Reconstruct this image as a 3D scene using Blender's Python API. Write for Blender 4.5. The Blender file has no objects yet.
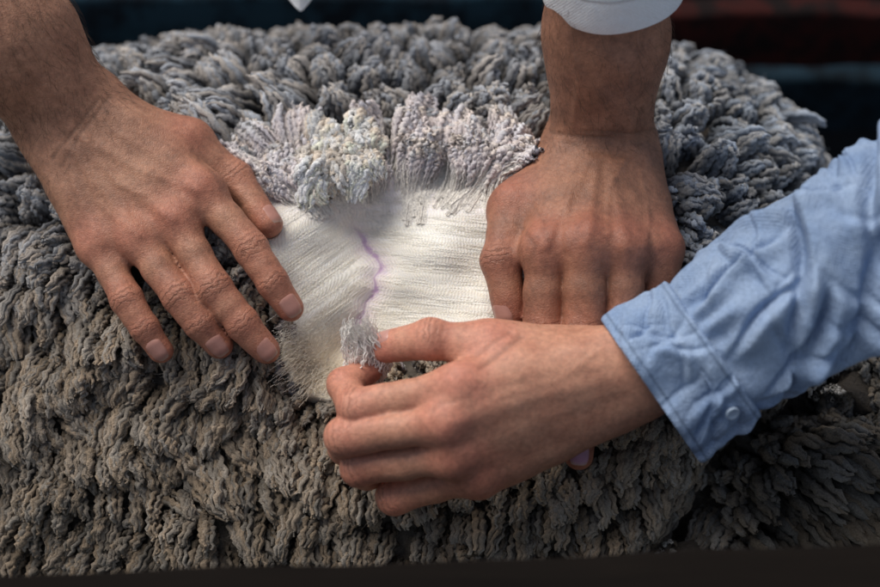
import bpy, bmesh, math, random, time
import numpy as np
from mathutils import Vector
from mathutils.kdtree import KDTree
T0=time.time()
rng=np.random.default_rng(11)
random.seed(5)
C=bpy.context.scene.collection
# ------------------------------------------------------------------ frame
TH=math.radians(46); D=.684; KX=.72/880
AX=np.array([1,0,0.]); AU=np.array([0,math.sin(TH),math.cos(TH)]); AN=np.array([0,-math.cos(TH),math.sin(TH)])
TG=np.array([0,0,.85])
def Wd(P):
    P=np.asarray(P,float); return TG+P[...,0:1]*AX+P[...,1:2]*AU+P[...,2:3]*AN
def L(px,py,nmm):
    n=nmm/1000.; s=(D-n)*KX
    return np.array([(px-440)*s,(293.5-py)*s,n])
def topx(P):
    s=(D-P[...,2])*KX
    return P[...,0]/s+440, 293.5-P[...,1]/s
def nrm(v):
    return v/np.maximum(np.linalg.norm(v,axis=-1,keepdims=True),1e-12)
def sstep(a,b,x):
    t=np.clip((x-a)/(b-a),0,1); return t*t*(3-2*t)
# ------------------------------------------------------------------ objects
def prop(o,label=None,cat=None,group=None,kind=None):
    if label: o['label']=label
    if cat: o['category']=cat
    if group: o['group']=group
    if kind: o['kind']=kind
    return o
def empty(name,loc,label,cat,group=None):
    o=bpy.data.objects.new(name,None); C.objects.link(o); o.location=Vector(loc); o.empty_display_size=.05
    return prop(o,label,cat,group)
def mk(name,V,F,mat,parent=None,origin=None,fl={},col=None,local=True,smooth=True):
    V=Wd(V) if local else np.asarray(V,float)
    if origin is not None: V=V-np.asarray(origin)
    me=bpy.data.meshes.new(name); F=np.asarray(F,dtype=np.int32)
    me.vertices.add(len(V)); me.vertices.foreach_set('co',V.astype(np.float32).ravel())
    k=F.shape[1]; me.loops.add(F.size); me.loops.foreach_set('vertex_index',F.ravel())
    me.polygons.add(len(F)); me.polygons.foreach_set('loop_start',np.arange(0,F.size,k,dtype=np.int32))
    me.update(calc_edges=True); 
    if smooth: me.shade_smooth()
    for a,v in fl.items():
        at=me.attributes.new(a,'FLOAT','POINT'); at.data.foreach_set('value',np.asarray(v,np.float32).ravel())
    if col is not None:
        c4=np.ones((len(V),4),np.float32); c4[:,:3]=col
        at=me.attributes.new('Col','FLOAT_COLOR','POINT'); at.data.foreach_set('color',c4.ravel())
    me.materials.append(mat)
    o=bpy.data.objects.new(name,me); C.objects.link(o)
    if parent is not None: o.parent=parent
    return o
def tubes(P,R,sides,ref=None):
    M,K,_=P.shape
    Tn=nrm(np.gradient(P,axis=1))
    if ref is None: ref=nrm(rng.normal(size=(M,1,3)))
    n1=nrm(np.cross(Tn,np.broadcast_to(ref,Tn.shape))); n2=np.cross(Tn,n1)
    a=np.linspace(0,2*np.pi,sides,endpoint=False)
    V=P[:,:,None,:]+R[:,:,None,None]*(np.cos(a)[None,None,:,None]*n1[:,:,None,:]+np.sin(a)[None,None,:,None]*n2[:,:,None,:])
    i=np.arange(M)[:,None,None]*K*sides; k=np.arange(K-1)[None,:,None]*sides; s=np.arange(sides)[None,None,:]; s2=(s+1)%sides
    F=np.stack([i+k+s,i+k+s2,i+k+sides+s2,i+k+sides+s],-1).reshape(-1,4)
    return V.reshape(-1,3),F
def gridfaces(nu,nv,wrap=False):
    i=np.arange(nu-1)[:,None]; m=nv if wrap else nv-1
    j=np.arange(m)[None,:]; j2=(j+1)%nv
    return np.stack([i*nv+j,i*nv+j2,(i+1)*nv+j2,(i+1)*nv+j],-1).reshape(-1,4)
_ns={}
def snoise(P,freq,seed,n=10):
    key=(seed,n,P.shape[-1])
    if key not in _ns:
        r=np.random.default_rng(seed); k=nrm(r.normal(size=(n,P.shape[-1])))*r.uniform(.5,1.5,(n,1)); _ns[key]=(k,r.uniform(0,6.28,n))
    k,ph=_ns[key]
    out=np.zeros(P.shape[:-1])
    for i in range(n): out+=np.sin((P@k[i])*freq*6.283+ph[i])
    return out/math.sqrt(n)
# ------------------------------------------------------------------ materials
def newmat(name):
    m=bpy.data.materials.new(name); m.use_nodes=True; nt=m.node_tree
    return m,nt,nt.nodes['Principled BSDF']
def nd(nt,t,**k):
    n=nt.nodes.new(t)
    for a,v in k.items():
        if a in n.inputs: n.inputs[a].default_value=v
        else: setattr(n,a,v)
    return n
def lk(nt,a,b): nt.links.new(a,b)
def mathn(nt,op,a,b=None,c=None):
    n=nt.nodes.new('ShaderNodeMath'); n.operation=op
    for i,v in enumerate((a,b,c)):
        if v is None: continue
        if isinstance(v,(int,float)): n.inputs[i].default_value=v
        else: lk(nt,v,n.inputs[i])
    return n.outputs[0]
def mixc(nt,fac,a,b,blend='MIX'):
    n=nt.nodes.new('ShaderNodeMix'); n.data_type='RGBA'; n.blend_type=blend
    for i,v in ((0,fac),(6,a),(7,b)):
        if isinstance(v,(int,float)): n.inputs[i].default_value=v
        elif isinstance(v,tuple): n.inputs[i].default_value=(*v,1)
        else: lk(nt,v,n.inputs[i])
    return n.outputs[2]
def attr(nt,name): 
    n=nt.nodes.new('ShaderNodeAttribute'); n.attribute_name=name; return n
def coord(nt): return nt.nodes.new('ShaderNodeTexCoord').outputs['Object']
def noise(nt,vec,scale,detail=4,rough=.6):
    n=nd(nt,'ShaderNodeTexNoise',Scale=scale,Detail=detail,Roughness=rough); lk(nt,vec,n.inputs['Vector']); return n.outputs['Fac']
def bump(nt,h,strength,dist,nin=None):
    b=nd(nt,'ShaderNodeBump',Strength=strength,Distance=dist); lk(nt,h,b.inputs['Height'])
    if nin is not None: lk(nt,nin,b.inputs['Normal'])
    return b.outputs['Normal']
def ramp(nt,f,pts):
    r=nt.nodes.new('ShaderNodeValToRGB'); e=r.color_ramp.elements
    while len(e)<len(pts): e.new(.5)
    for i,(p,c) in enumerate(pts): e[i].position=p; e[i].color=(*c,1) if isinstance(c,tuple) else (c,c,c,1)
    lk(nt,f,r.inputs[0]); return r.outputs['Color']

def wool_mat():
    m,nt,b=newmat('fleece_wool'); co=coord(nt); c=attr(nt,'Col').outputs['Color']
    n1=noise(nt,co,1000,2,.7)
    c=mixc(nt,1.0,c,ramp(nt,n1,[(.28,.66),(.72,1.28)]),'MULTIPLY')
    df=nd(nt,'ShaderNodeBsdfDiffuse',Roughness=.6); lk(nt,c,df.inputs['Color'])
    lk(nt,bump(nt,n1,.8,.0012),df.inputs['Normal'])
    nt.nodes.remove(b); lk(nt,df.outputs[0],nt.nodes['Material Output'].inputs['Surface']); return m
def tuft_mat():
    m,nt,b=newmat('clean_wool_fibre'); c=attr(nt,'Col').outputs['Color']
    b.inputs['Roughness'].default_value=.8; b.inputs['Specular IOR Level'].default_value=.03; lk(nt,c,b.inputs['Base Color']); return m
def white_mat():
    m,nt,b=newmat('clean_white_wool')
    al=attr(nt,'along').outputs['Fac']; ac=attr(nt,'across').outputs['Fac']; gr=attr(nt,'grey').outputs['Fac']
    def vec(sa,sc):
        n=nt.nodes.new('ShaderNodeCombineXYZ'); lk(nt,mathn(nt,'MULTIPLY',al,sa),n.inputs[0]); lk(nt,mathn(nt,'MULTIPLY',ac,sc),n.inputs[1]); return n.outputs[0]
    f1=noise(nt,vec(50,1300),1,3,.65); f2=noise(nt,vec(14,170),1,2)
    wob=noise(nt,vec(40,230),1,3)
    cr=mathn(nt,'SINE',mathn(nt,'ADD',mathn(nt,'MULTIPLY',al,6.283/.0018),mathn(nt,'MULTIPLY',wob,24)))
    c=mixc(nt,ramp(nt,f2,[(.3,0.0),(.62,1.0)]),(.92,.86,.74),(.97,.94,.865))
    yl=attr(nt,'yellow').outputs['Fac']; c=mixc(nt,yl,c,(.97,.85,.68))
    c=mixc(nt,1.0,c,ramp(nt,f1,[(.3,.89),(.65,1.02)]),'MULTIPLY')
    c=mixc(nt,1.0,c,ramp(nt,mathn(nt,'MULTIPLY_ADD',cr,.5,.5),[(.0,.87),(.6,1.0)]),'MULTIPLY')
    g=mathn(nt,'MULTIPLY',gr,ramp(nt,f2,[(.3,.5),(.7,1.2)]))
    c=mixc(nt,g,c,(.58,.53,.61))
    se=attr(nt,'seam').outputs['Fac']; sb=attr(nt,'bleed').outputs['Fac']
    c=mixc(nt,mathn(nt,'MULTIPLY',sb,ramp(nt,f1,[(.36,.08),(.65,.65)])),c,(.63,.48,.67))
    c=mixc(nt,mathn(nt,'MULTIPLY',se,ramp(nt,noise(nt,vec(350,350),1,2),[(.35,.25),(.6,.8)])),c,(.38,.19,.43))
    lk(nt,c,b.inputs['Base Color']); b.inputs['Roughness'].default_value=.95; b.inputs['Specular IOR Level'].default_value=.0
    b.inputs['Subsurface Weight'].default_value=.45; b.inputs['Subsurface Radius'].default_value=(1,.9,.7); b.inputs['Subsurface Scale'].default_value=.003
    h=mathn(nt,'ADD',mathn(nt,'MULTIPLY',f1,.5),mathn(nt,'ADD',mathn(nt,'MULTIPLY',cr,.34),mathn(nt,'MULTIPLY',f2,.35)))
    lk(nt,bump(nt,h,.42,.0009),b.inputs['Normal']); return m
def skin_mat(name,base,red,dark,dirt,mott=1.0,bs=.48):
    m,nt,b=newmat(name); co=coord(nt)
    rd=attr(nt,'red').outputs['Fac']; jd=attr(nt,'jd').outputs['Fac']; jw=attr(nt,'jw').outputs['Fac']; sh=attr(nt,'fold').outputs['Fac']
    n1=noise(nt,co,60,6,.72); n2=noise(nt,co,330,4,.7)
    c=mixc(nt,ramp(nt,n1,[(.36,0.0),(.66,mott)]),base,dark)
    c=mixc(nt,mathn(nt,'MULTIPLY',rd,mathn(nt,'MULTIPLY_ADD',n1,.7,.35)),c,red)
    c=mixc(nt,1.0,c,ramp(nt,n2,[(.3,.76),(.7,1.18)]),'MULTIPLY')
    wv=mathn(nt,'SINE',mathn(nt,'ADD',mathn(nt,'MULTIPLY',jd,6.283/.0036),mathn(nt,'MULTIPLY',noise(nt,co,120,4,.7),22)))
    cr=mathn(nt,'MULTIPLY',mathn(nt,'POWER',mathn(nt,'MULTIPLY_ADD',wv,.5,.5),4.0),jw)
    c=mixc(nt,mathn(nt,'MULTIPLY',cr,.50),c,tuple(v*.4 for v in dark))
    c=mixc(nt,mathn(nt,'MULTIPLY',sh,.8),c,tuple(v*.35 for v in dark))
    c=mixc(nt,mathn(nt,'MULTIPLY',ramp(nt,n1,[(.48,0.0),(.72,1.0)]),dirt),c,(.13,.085,.06))
    lk(nt,c,b.inputs['Base Color'])
    b.inputs['Roughness'].default_value=.47; b.inputs['Specular IOR Level'].default_value=.34
    b.inputs['Subsurface Weight'].default_value=.15; b.inputs['Subsurface Radius'].default_value=(1,.35,.18); b.inputs['Subsurface Scale'].default_value=.0035
    vo=nd(nt,'ShaderNodeTexVoronoi',Scale=760.0,feature='DISTANCE_TO_EDGE'); 
    mp=nd(nt,'ShaderNodeTexNoise',Scale=300.0,Detail=1.0); lk(nt,co,mp.inputs['Vector'])
    va=nd(nt,'ShaderNodeVectorMath',operation='MULTIPLY_ADD'); lk(nt,mp.outputs['Color'],va.inputs[0]); va.inputs[1].default_value=(.003,.003,.003); lk(nt,co,va.inputs[2])
    lk(nt,va.outputs[0],vo.inputs['Vector'])
    h=mathn(nt,'ADD',mathn(nt,'MULTIPLY',mathn(nt,'MINIMUM',vo.outputs['Distance'],.25),1.3),mathn(nt,'MULTIPLY',n2,1.1))
    h=mathn(nt,'SUBTRACT',h,mathn(nt,'MULTIPLY',cr,1.9))
    lk(nt,bump(nt,h,bs,.0007),b.inputs['Normal']); return m
def nail_mat(name,base):
    m,nt,b=newmat(name); e=attr(nt,'tipf').outputs['Fac']; co=coord(nt)
    c=mixc(nt,ramp(nt,noise(nt,co,300,3),[(.3,0.0),(.7,.5)]),base,tuple(v*.75 for v in base))
    c=mixc(nt,mathn(nt,'MULTIPLY',e,.8),c,(.46,.35,.27)); lk(nt,c,b.inputs['Base Color']); b.inputs['Roughness'].default_value=.3
    b.inputs['Specular IOR Level'].default_value=.4
    lk(nt,bump(nt,noise(nt,co,600,2),.15,.0004),b.inputs['Normal']); return m
def cloth_mat(name,c1,c2,lo=.86,hi=1.12,weave=1500):
    m,nt,b=newmat(name); co=coord(nt); s=attr(nt,'cs').outputs['Fac']; p=attr(nt,'cp').outputs['Fac']
    w1=mathn(nt,'SINE',mathn(nt,'MULTIPLY',s,weave*2.2)); w2=mathn(nt,'SINE',mathn(nt,'MULTIPLY',p,weave*2.2))
    wv=mathn(nt,'MULTIPLY',w1,w2)
    n1=noise(nt,co,40,5); n2=noise(nt,co,700,3)
    c=mixc(nt,ramp(nt,n1,[(.3,0.0),(.7,1.0)]),c1,c2)
    c=mixc(nt,1.0,c,ramp(nt,n2,[(.3,lo),(.7,hi)]),'MULTIPLY')
    st=attr(nt,'stitch').outputs['Fac']; c=mixc(nt,mathn(nt,'MULTIPLY',st,.5),c,tuple(v*.45 for v in c1))
    lk(nt,c,b.inputs['Base Color']); b.inputs['Roughness'].default_value=.85; b.inputs['Specular IOR Level'].default_value=.1
    h=mathn(nt,'ADD',mathn(nt,'MULTIPLY',wv,.25),mathn(nt,'ADD',mathn(nt,'MULTIPLY',n2,.5),mathn(nt,'MULTIPLY',noise(nt,co,110,5),3.8)))
    h=mathn(nt,'SUBTRACT',h,mathn(nt,'MULTIPLY',st,1.2))
    lk(nt,bump(nt,h,.65,.0010),b.inputs['Normal']); return m
def wood_mat(name,c1,c2,scale=1.0,paint=None):
    m,nt,b=newmat(name); co=coord(nt)
    mp=nd(nt,'ShaderNodeMapping'); mp.inputs['Scale'].default_value=(3*scale,60*scale,60*scale); lk(nt,co,mp.inputs[0])
    g=noise(nt,mp.outputs[0],1,6,.65); c=mixc(nt,ramp(nt,g,[(.3,0.0),(.7,1.0)]),c1,c2)
    if paint:
        k=ramp(nt,noise(nt,co,28,6,.7),[(.42,1.0),(.56,0.0)]); c=mixc(nt,k,c,paint)
    lk(nt,c,b.inputs['Base Color']); b.inputs['Roughness'].default_value=.9; b.inputs['Specular IOR Level'].default_value=.06
    lk(nt,bump(nt,g,.6,.002),b.inputs['Normal']); return m
def hair_mat():
    m,nt,b=newmat('body_hair'); b.inputs['Base Color'].default_value=(.09,.052,.03,1); b.inputs['Roughness'].default_value=.5; return m
def earth_mat():
    m,nt,b=newmat('pen_earth'); co=coord(nt); n=noise(nt,co,9,8,.7)
    lk(nt,ramp(nt,n,[(.3,(.018,.014,.011)),(.7,(.045,.034,.026))]),b.inputs['Base Color']); b.inputs['Roughness'].default_value=.95
    lk(nt,bump(nt,n,.7,.02),b.inputs['Normal']); return m
M_WOOL=wool_mat(); M_TUFT=tuft_mat(); M_WHITE=white_mat(); M_HAIR=hair_mat()
M_SKIN1=skin_mat('weathered_skin',(.455,.230,.142),(.475,.150,.098),(.32,.148,.090),.24)
M_SKIN1B=skin_mat('weathered_dusty_skin',(.375,.180,.110),(.41,.125,.082),(.26,.118,.073),.32)
M_SKIN2=skin_mat('fair_skin',(.57,.292,.19),(.59,.190,.135),(.46,.205,.132),.06,.85,.36)
M_NAIL1=nail_mat('nail_weathered',(.47,.23,.18)); M_NAIL2=nail_mat('nail_fair',(.54,.28,.23)); M_NAILP=nail_mat('nail_cool_light',(.46,.24,.36))  # last one lilac: cool light tint put into the nail colour
M_BLUE=cloth_mat('chambray_cotton',(.215,.305,.475),(.36,.455,.605)); M_SHIRT=cloth_mat('white_cotton',(.84,.85,.86),(.90,.91,.91),.94,1.0)
# ------------------------------------------------------------------ sheep surface
R0=.315; U0=-.120; EX=2.5; N0=-((R0**EX-.12**EX)**(1/EX)); PX=4.5
def gx(x,hi):
    a=np.where(x>0,.40+(.305-.40)*hi,.400); return np.maximum(1-np.minimum(np.abs(x)/a,1)**PX,0)**(1/EX)
def poly_d(x,u,pts):
    best=np.full(np.shape(x),9.); arc=np.zeros(np.shape(x)); sg=np.zeros(np.shape(x)); acc=0
    for i in range(len(pts)-1):
        a=pts[i]; b=pts[i+1]; d=b-a; l=np.hypot(*d)
        t=((x-a[0])*d[0]+(u-a[1])*d[1])/l**2; tc=np.clip(t,0,1)
        dd=np.hypot(x-a[0]-tc*d[0],u-a[1]-tc*d[1]); s=np.sign((x-a[0])*d[1]-(u-a[1])*d[0])
        m=dd<best; best=np.where(m,dd,best); arc=np.where(m,acc+tc*l,arc); sg=np.where(m,s,sg); acc+=l
    return best,arc,-sg
def P2(l): return [L(a,b,0)[:2] for a,b in l]
def smooth_pts(l,k=6):
    l=np.array(l,float); out=[]
    for i in range(len(l)-1):
        p0=l[max(i-1,0)];p1=l[i];p2=l[i+1];p3=l[min(i+2,len(l)-1)]
        for f in np.linspace(0,1,k,endpoint=False): out.append(.5*((2*p1)+(-p0+p2)*f+(2*p0-5*p1+4*p2-p3)*f*f+(-p0+3*p1-3*p2+p3)*f**3))
    out.append(l[-1]); return out
VALLEY=P2(smooth_pts([(346,130),(360,220),(366,275),(356,335),(330,410)],5))
SEAM=P2([(338,170),(346,205),(349,222),(358,234),(362,246),(374,256),(379,267),(371,277),(374,290),(362,303),(360,315),(350,326),(346,340),(338,352),(318,385)])
CREASE=P2([(672,575),(700,520),(735,462),(775,425),(850,395)])
UV0,UV1=L(0,235,0)[1],L(0,155,0)[1]; UL0,UL1=L(0,345,0)[1],L(0,395,0)[1]
def feats(x,u):
    d,arc,_=poly_d(x,u,VALLEY)
    vf=(1-.7*sstep(UV0,UV1,u))*(1-.65*sstep(UL0,UL1,u))
    f=-.026*np.exp(-(d/.033)**2.0)*vf
    d1,_,_=poly_d(x,u,SEAM); f=f-.0045*np.exp(-(d1/.0075)**1.5)*vf
    d2,_,s2=poly_d(x,u,CREASE)
    f=f-.043*np.exp(-(d2/.015)**1.5)
    Q=np.stack([x,u],-1)
    f=f+.0045*snoise(Q,13,3,8)+.0010*snoise(Q,30,4,8)
    return f
def Smm(x,u):
    q=(R0*gx(x,sstep(-.10,.10,u)))**EX-np.abs(u-U0)**EX
    return N0+np.maximum(q,0)**(1/EX)+feats(x,u)
NX,NP=300,420
tt_=np.linspace(0,np.pi/2,NX//2)
ph=np.linspace(-np.pi,np.pi,NP,endpoint=False); cs,sn=np.cos(ph)[None],np.sin(ph)[None]
hi=sstep(.02,.62,sn)
ar=.40+(.305-.40)*hi
XX=np.concatenate([-.40*np.cos(tt_[:-1])[:,None]*np.ones_like(sn),np.sin(tt_)[:,None]*ar],0); NX=XX.shape[0]
g=gx(XX,np.broadcast_to(hi,XX.shape)); PH=np.broadcast_to(ph[None],XX.shape); cs=np.broadcast_to(cs,XX.shape); sn=np.broadcast_to(sn,XX.shape)
BU=U0+R0*g*np.sign(sn)*np.abs(sn)**(2/EX); BN=N0+R0*g*np.sign(cs)*np.abs(cs)**(2/EX)
BN=BN+feats(XX,BU)*sstep(-.05,.25,cs)
BP=np.stack([XX,BU,BN],-1)
du=np.roll(BP,-1,1)-np.roll(BP,1,1); dx=np.gradient(BP,axis=0)
BNrm=nrm(np.cross(dx,du)); flip=np.sign((BNrm*(BP-np.array([0,U0,N0]))).sum(-1,keepdims=True)); BNrm=BNrm*flip
area=np.linalg.norm(np.cross(dx,du),axis=-1)
sheep_base=Wd(np.array([0,U0,N0])); sheep_base[2]=0
sheep=empty('sheep',sheep_base,'woolly grey sheep in full fleece with its wool parted to show white underneath','sheep')
m,nt,b=newmat('matted_wool'); co=coord(nt); n=noise(nt,co,120,6,.7)
lk(nt,ramp(nt,n,[(.3,(.06,.049,.039)),(.7,(.13,.108,.088))]),b.inputs['Base Color']); b.inputs['Roughness'].default_value=.95
lk(nt,bump(nt,n,1.0,.006),b.inputs['Normal']); M_BODY=m
mk('body',(BP-BNrm*.0135).reshape(-1,3),gridfaces(NX,NP,True),M_BODY,sheep,sheep_base)
# ------------------------------------------------------------------ hands (implicit surfaces)
def cap(P,a,b,ra,rb):
    ba=(b-a).astype(np.float32); pa=P-a.astype(np.float32); t=np.clip((pa@ba)/max(float(ba@ba),1e-12),0,1)
    q=pa-t[...,None]*ba
    return np.sqrt(np.einsum('ij,ij->i',q,q))-(ra+(rb-ra)*t)
def smin(a,b,k):
    h=np.clip(.5+.5*(b-a)/k,0,1); return b+(a-b)*h-k*h*(1-h)
def hsdf(P,H):
    P=np.asarray(P,np.float32)
    d=None
    for (a,b,ra,rb,k) in H['palm']:
        c=cap(P,a,b,ra,rb); d=c if d is None else smin(d,c,k)
    out=None
    for fg,kf in H['fing']:
        f=None
        for (a,b,ra,rb) in fg:
            c=cap(P,a,b,ra,rb); f=c if f is None else smin(f,c,.003)
        m_=smin(d,f,kf); out=m_ if out is None else smin(out,m_,.0012)
    return out
def surfnet(H,h):
    lo=H['lo'];hi=H['hi']; B=5; nb=np.ceil((hi-lo)/(h*B)).astype(int)+1; n=nb*B
    bc=[lo[i]+(np.arange(nb[i])*B+(B-1)/2)*h for i in range(3)]
    G=np.stack(np.meshgrid(*bc,indexing='ij'),-1).reshape(-1,3); cv=hsdf(G,H).reshape(nb)
    vals=np.repeat(np.repeat(np.repeat(cv,B,0),B,1),B,2).astype(np.float32)
    bi=np.argwhere(np.abs(cv)<h*B*1.15)
    o_=np.stack(np.meshgrid(*[np.arange(B)]*3,indexing='ij'),-1).reshape(-1,3)
    for c0 in range(0,len(bi),4000):
        I=(bi[c0:c0+4000,None,:]*B+o_[None]).reshape(-1,3)
        vals[I[:,0],I[:,1],I[:,2]]=hsdf(lo+I*h,H)
    s=vals<0
    cnt=np.zeros(np.array(n)-1,np.int8)
    offs=[(a,b_,c_) for a in (0,1) for b_ in (0,1) for c_ in (0,1)]
    for o in offs: cnt+=s[o[0]:n[0]-1+o[0],o[1]:n[1]-1+o[1],o[2]:n[2]-1+o[2]]
    act=(cnt>0)&(cnt<8); idx=np.full(act.shape,-1,np.int64); idx[act]=np.arange(act.sum()); ijk=np.argwhere(act)
    acc=np.zeros((len(ijk),3)); num=np.zeros(len(ijk))
    for o in offs:
        for a in range(3):
            if o[a]: continue
            o2=list(o); o2[a]=1
            v1=vals[ijk[:,0]+o[0],ijk[:,1]+o[1],ijk[:,2]+o[2]]; v2=vals[ijk[:,0]+o2[0],ijk[:,1]+o2[1],ijk[:,2]+o2[2]]
            mk_=(v1<0)!=(v2<0); t=np.where(mk_,v1/np.where(mk_,v1-v2,1),0)
            pt=np.array(o,float)[None]+(np.array(o2)-np.array(o))[None]*t[:,None]
            acc+=pt*mk_[:,None]; num+=mk_
    V=lo+(ijk+acc/num[:,None])*h
    Fs=[]
    for a in range(3):
        b_=(a+1)%3; c_=(a+2)%3
        sl0=[slice(1,-1)]*3; sl1=[slice(1,-1)]*3; sl0[a]=slice(0,-1); sl1[a]=slice(1,None)
        e0=s[tuple(sl0)]; e1=s[tuple(sl1)]; E=np.argwhere(e0!=e1)
        ins=e0[E[:,0],E[:,1],E[:,2]]
        base=E.copy(); base[:,b_]+=1; base[:,c_]+=1
        def cell(db,dc):
            q=base.copy(); q[:,b_]+=db; q[:,c_]+=dc; return idx[q[:,0],q[:,1],q[:,2]]
        q=np.stack([cell(-1,-1),cell(0,-1),cell(0,0),cell(-1,0)],-1)
        q[~ins]=q[~ins][:,::-1]; Fs.append(q)
    F=np.concatenate(Fs); F=F[(F>=0).all(1)]
    for it in range(2):
        d0,gv=sdgrad(V,H); V=V-gv*d0[:,None]
    return V,F,gv
def sdgrad(V,H):
    e=.0004; d0=hsdf(V,H); gv=np.stack([hsdf(V+np.eye(3)[i]*e,H)-d0 for i in range(3)],-1); return d0,nrm(gv)
def build_hand(H):
    palm=[];fing=[];dors=nrm(H['dors']); k=H.get('s',1.); pk=k*H.get('pk',1.)
    for (a,ra),(b_,rb) in zip(H['arm'][:-1],H['arm'][1:]):
        side=H['side']; 
        for sg in (-1,1):
            palm.append((a+sg*side*ra*.42,b_+sg*side*rb*.42,ra*.66,rb*.66,.022))
        palm.append((a,b_,ra*.68,rb*.68,.016))
    w=H['arm'][-1][0]; sv=H['side']
    offs=(.016,.006,-.005,-.015)
    for i,f in enumerate(H['f']):
        c=w+sv*offs[i]*pk; mcp=f['j'][0]
        palm.append((c,mcp,.0145*pk,.0108*k,.012)); palm.append((c-dors*.004*k,mcp*.82+c*.18-dors*.008*k,.0135*pk,.0105*k,.012))
        palm.append((mcp+dors*.0024,mcp+dors*.0024,.0098*k,.0098*k,.008))
    t=H['t']['j']; tr=[r*k for r in H['t']['r']]
    palm.append((t[0],t[1],tr[0],tr[1],.014))
    im=H['f'][0]['j'][0]; web=t[0]*.25+t[1]*.75
    palm.append((web,w*.3+im*.7-dors*.004,.0085*k,.0085*k,.014))
    def chain(js,rs,sk=.94):
        out=[]
        for q in range(len(js)-1):
            a,b_=js[q],js[q+1]; ra,rb=rs[q],rs[q+1]
            if q<len(js)-2:
                mid=(a+b_)/2; rm=(ra+rb)/2*sk; out+= [(a,mid,ra,rm),(mid,b_,rm,rb)]
            else: out.append((a,b_,ra,rb))
        return out
    for f in H['f']: fing.append((chain(f['j'],[r*k for r in f['r']],H.get('sk',.93)),.0075))
    fing.append((chain(t[1:],tr[1:],.91),.010))
    H['palm']=palm; H['fing']=fing
    allp=[]
    for p in palm: allp+= [p[0]-p[2],p[0]+p[2],p[1]-p[3],p[1]+p[3]]
    for fg,_ in fing:
        for s_ in fg: allp+=[s_[0]-s_[2],s_[0]+s_[2],s_[1]-s_[3],s_[1]+s_[3]]
    allp=np.array(allp); H['lo']=allp.min(0)-.007; H['hi']=allp.max(0)+.007
def finger(mcp,pip,tip,rs,dip=None,d=None,lift=2.5,dors=None):
    a,b_,c=L(*mcp),L(*pip),L(*tip)
    if dip is None: q=b_*.44+c*.56; q=q+np.array([0,0,lift/1000.])
    else: q=L(*dip)
    return dict(j=[a,b_,q,c],r=[r/1000. for r in rs],d=np.array(d if d is not None else (0,0,1.)))
NVEC=np.array([0,0,1.])
HA=dict(s=1.0,dors=np.array([-.12,.25,1.]),
  arm=[(L(-75,-62,30),.035),(L(10,40,6),.0305),(L(70,116,-18),.0262)],
  f=[finger((203,192,-3),(252,250,9),(290,308,9),(10.4,9.8,8.8,7.6),d=(.25,.1,1)),
     finger((177,222,4),(214,289,18),(266,350,14),(10.6,10.0,9.0,7.8),d=(.1,.1,1)),
     finger((139,240,5),(179,296,19),(219,345,14),(10.2,9.6,8.6,7.5),d=(-.05,.1,1)),
     finger((100,246,1),(127,300,16),(161,350,15),(9.6,8.7,7.8,6.9),d=(-.2,.1,1))],
  t=dict(j=[L(112,128,-22),L(190,143,-24),L(236,180,-24),L(268,224,-12)],r=[.0145,.0118,.0102,.0082],d=np.array([.6,.55,.6])))
HA['side']=nrm(HA['f'][0]['j'][0]-HA['f'][3]['j'][0])
HB=dict(s=1.04,sk=.97,dors=np.array([0,.72,.72]),
  arm=[(L(606,-150,90),.0315),(L(606,40,14),.0272),(L(601,146,-30),.0258)],
  f=[finger((545,250,22),(543,330,22),(552,420,6),(10.8,10.6,9.4,7.6),dip=(546,385,14)),
     finger((586,245,29),(583,332,28),(578,456,29),(11.2,10.9,9.6,7.6),dip=(580,402,25)),
     finger((625,249,26),(622,322,24),(622,415,10),(10.9,10.5,9.2,7.6),dip=(623,378,16)),
     finger((660,252,16),(659,302,15),(661,372,6),(10.2,9.7,8.4,7),dip=(661,345,11))],
  t=dict(j=[L(560,178,-28),L(513,208,-8),L(500,260,10),L(510,314,12)],r=[.0145,.0118,.0104,.0085],d=np.array([-.6,.1,.8])))
HB['side']=nrm(HB['f'][0]['j'][0]-HB['f'][3]['j'][0])
HC=dict(s=.95,pk=.82,sk=.91,dors=np.array([.05,.25,1.]),
  arm=[(L(940,200,80),.030),(L(760,306,62),.0250),(L(634,373,54),.0205)],
  f=[finger((460,386,70),(356,408,56),(370,370,30),(10.4,10.4,9.2,7.8),dip=(344,386,40),d=(-.8,.3,.3)),
     finger((446,422,71),(344,437,57),(385,448,26),(10.9,10.8,9.4,8),dip=(346,448,34),d=(-.9,0,.4)),
     finger((454,455,62),(360,468,48),(398,468,18),(10.5,10.3,9.0,7.6),dip=(366,474,26),d=(-.9,0,.4)),
     finger((478,475,50),(394,497,37),(425,488,12),(10.0,9.6,8.2,7),dip=(400,496,18),d=(-.9,0,.4))],
  t=dict(j=[L(575,354,44),L(488,346,52),L(432,339,51),L(386,347,38)],r=[.0150,.0120,.0110,.0088],d=np.array([-.1,.85,.5])))
HC['side']=nrm(HC['f'][0]['j'][0]-HC['f'][3]['j'][0])
for H in (HA,HB,HC): build_hand(H)
def px_line(V,G,pts,amp,w,ncut=.25):
    px,py=topx(V); q=np.stack([px,py],-1); best=np.full(len(V),1e9)
    for a,b_ in zip(pts[:-1],pts[1:]):
        a=np.array(a,float); b_=np.array(b_,float); d=b_-a; t=np.clip(((q-a)@d)/(d@d),0,1); best=np.minimum(best,np.linalg.norm(q-a-t[:,None]*d,axis=1))
    return amp*np.exp(-(best/w)**2)*sstep(ncut-.2,ncut+.15,G[:,2])
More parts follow.
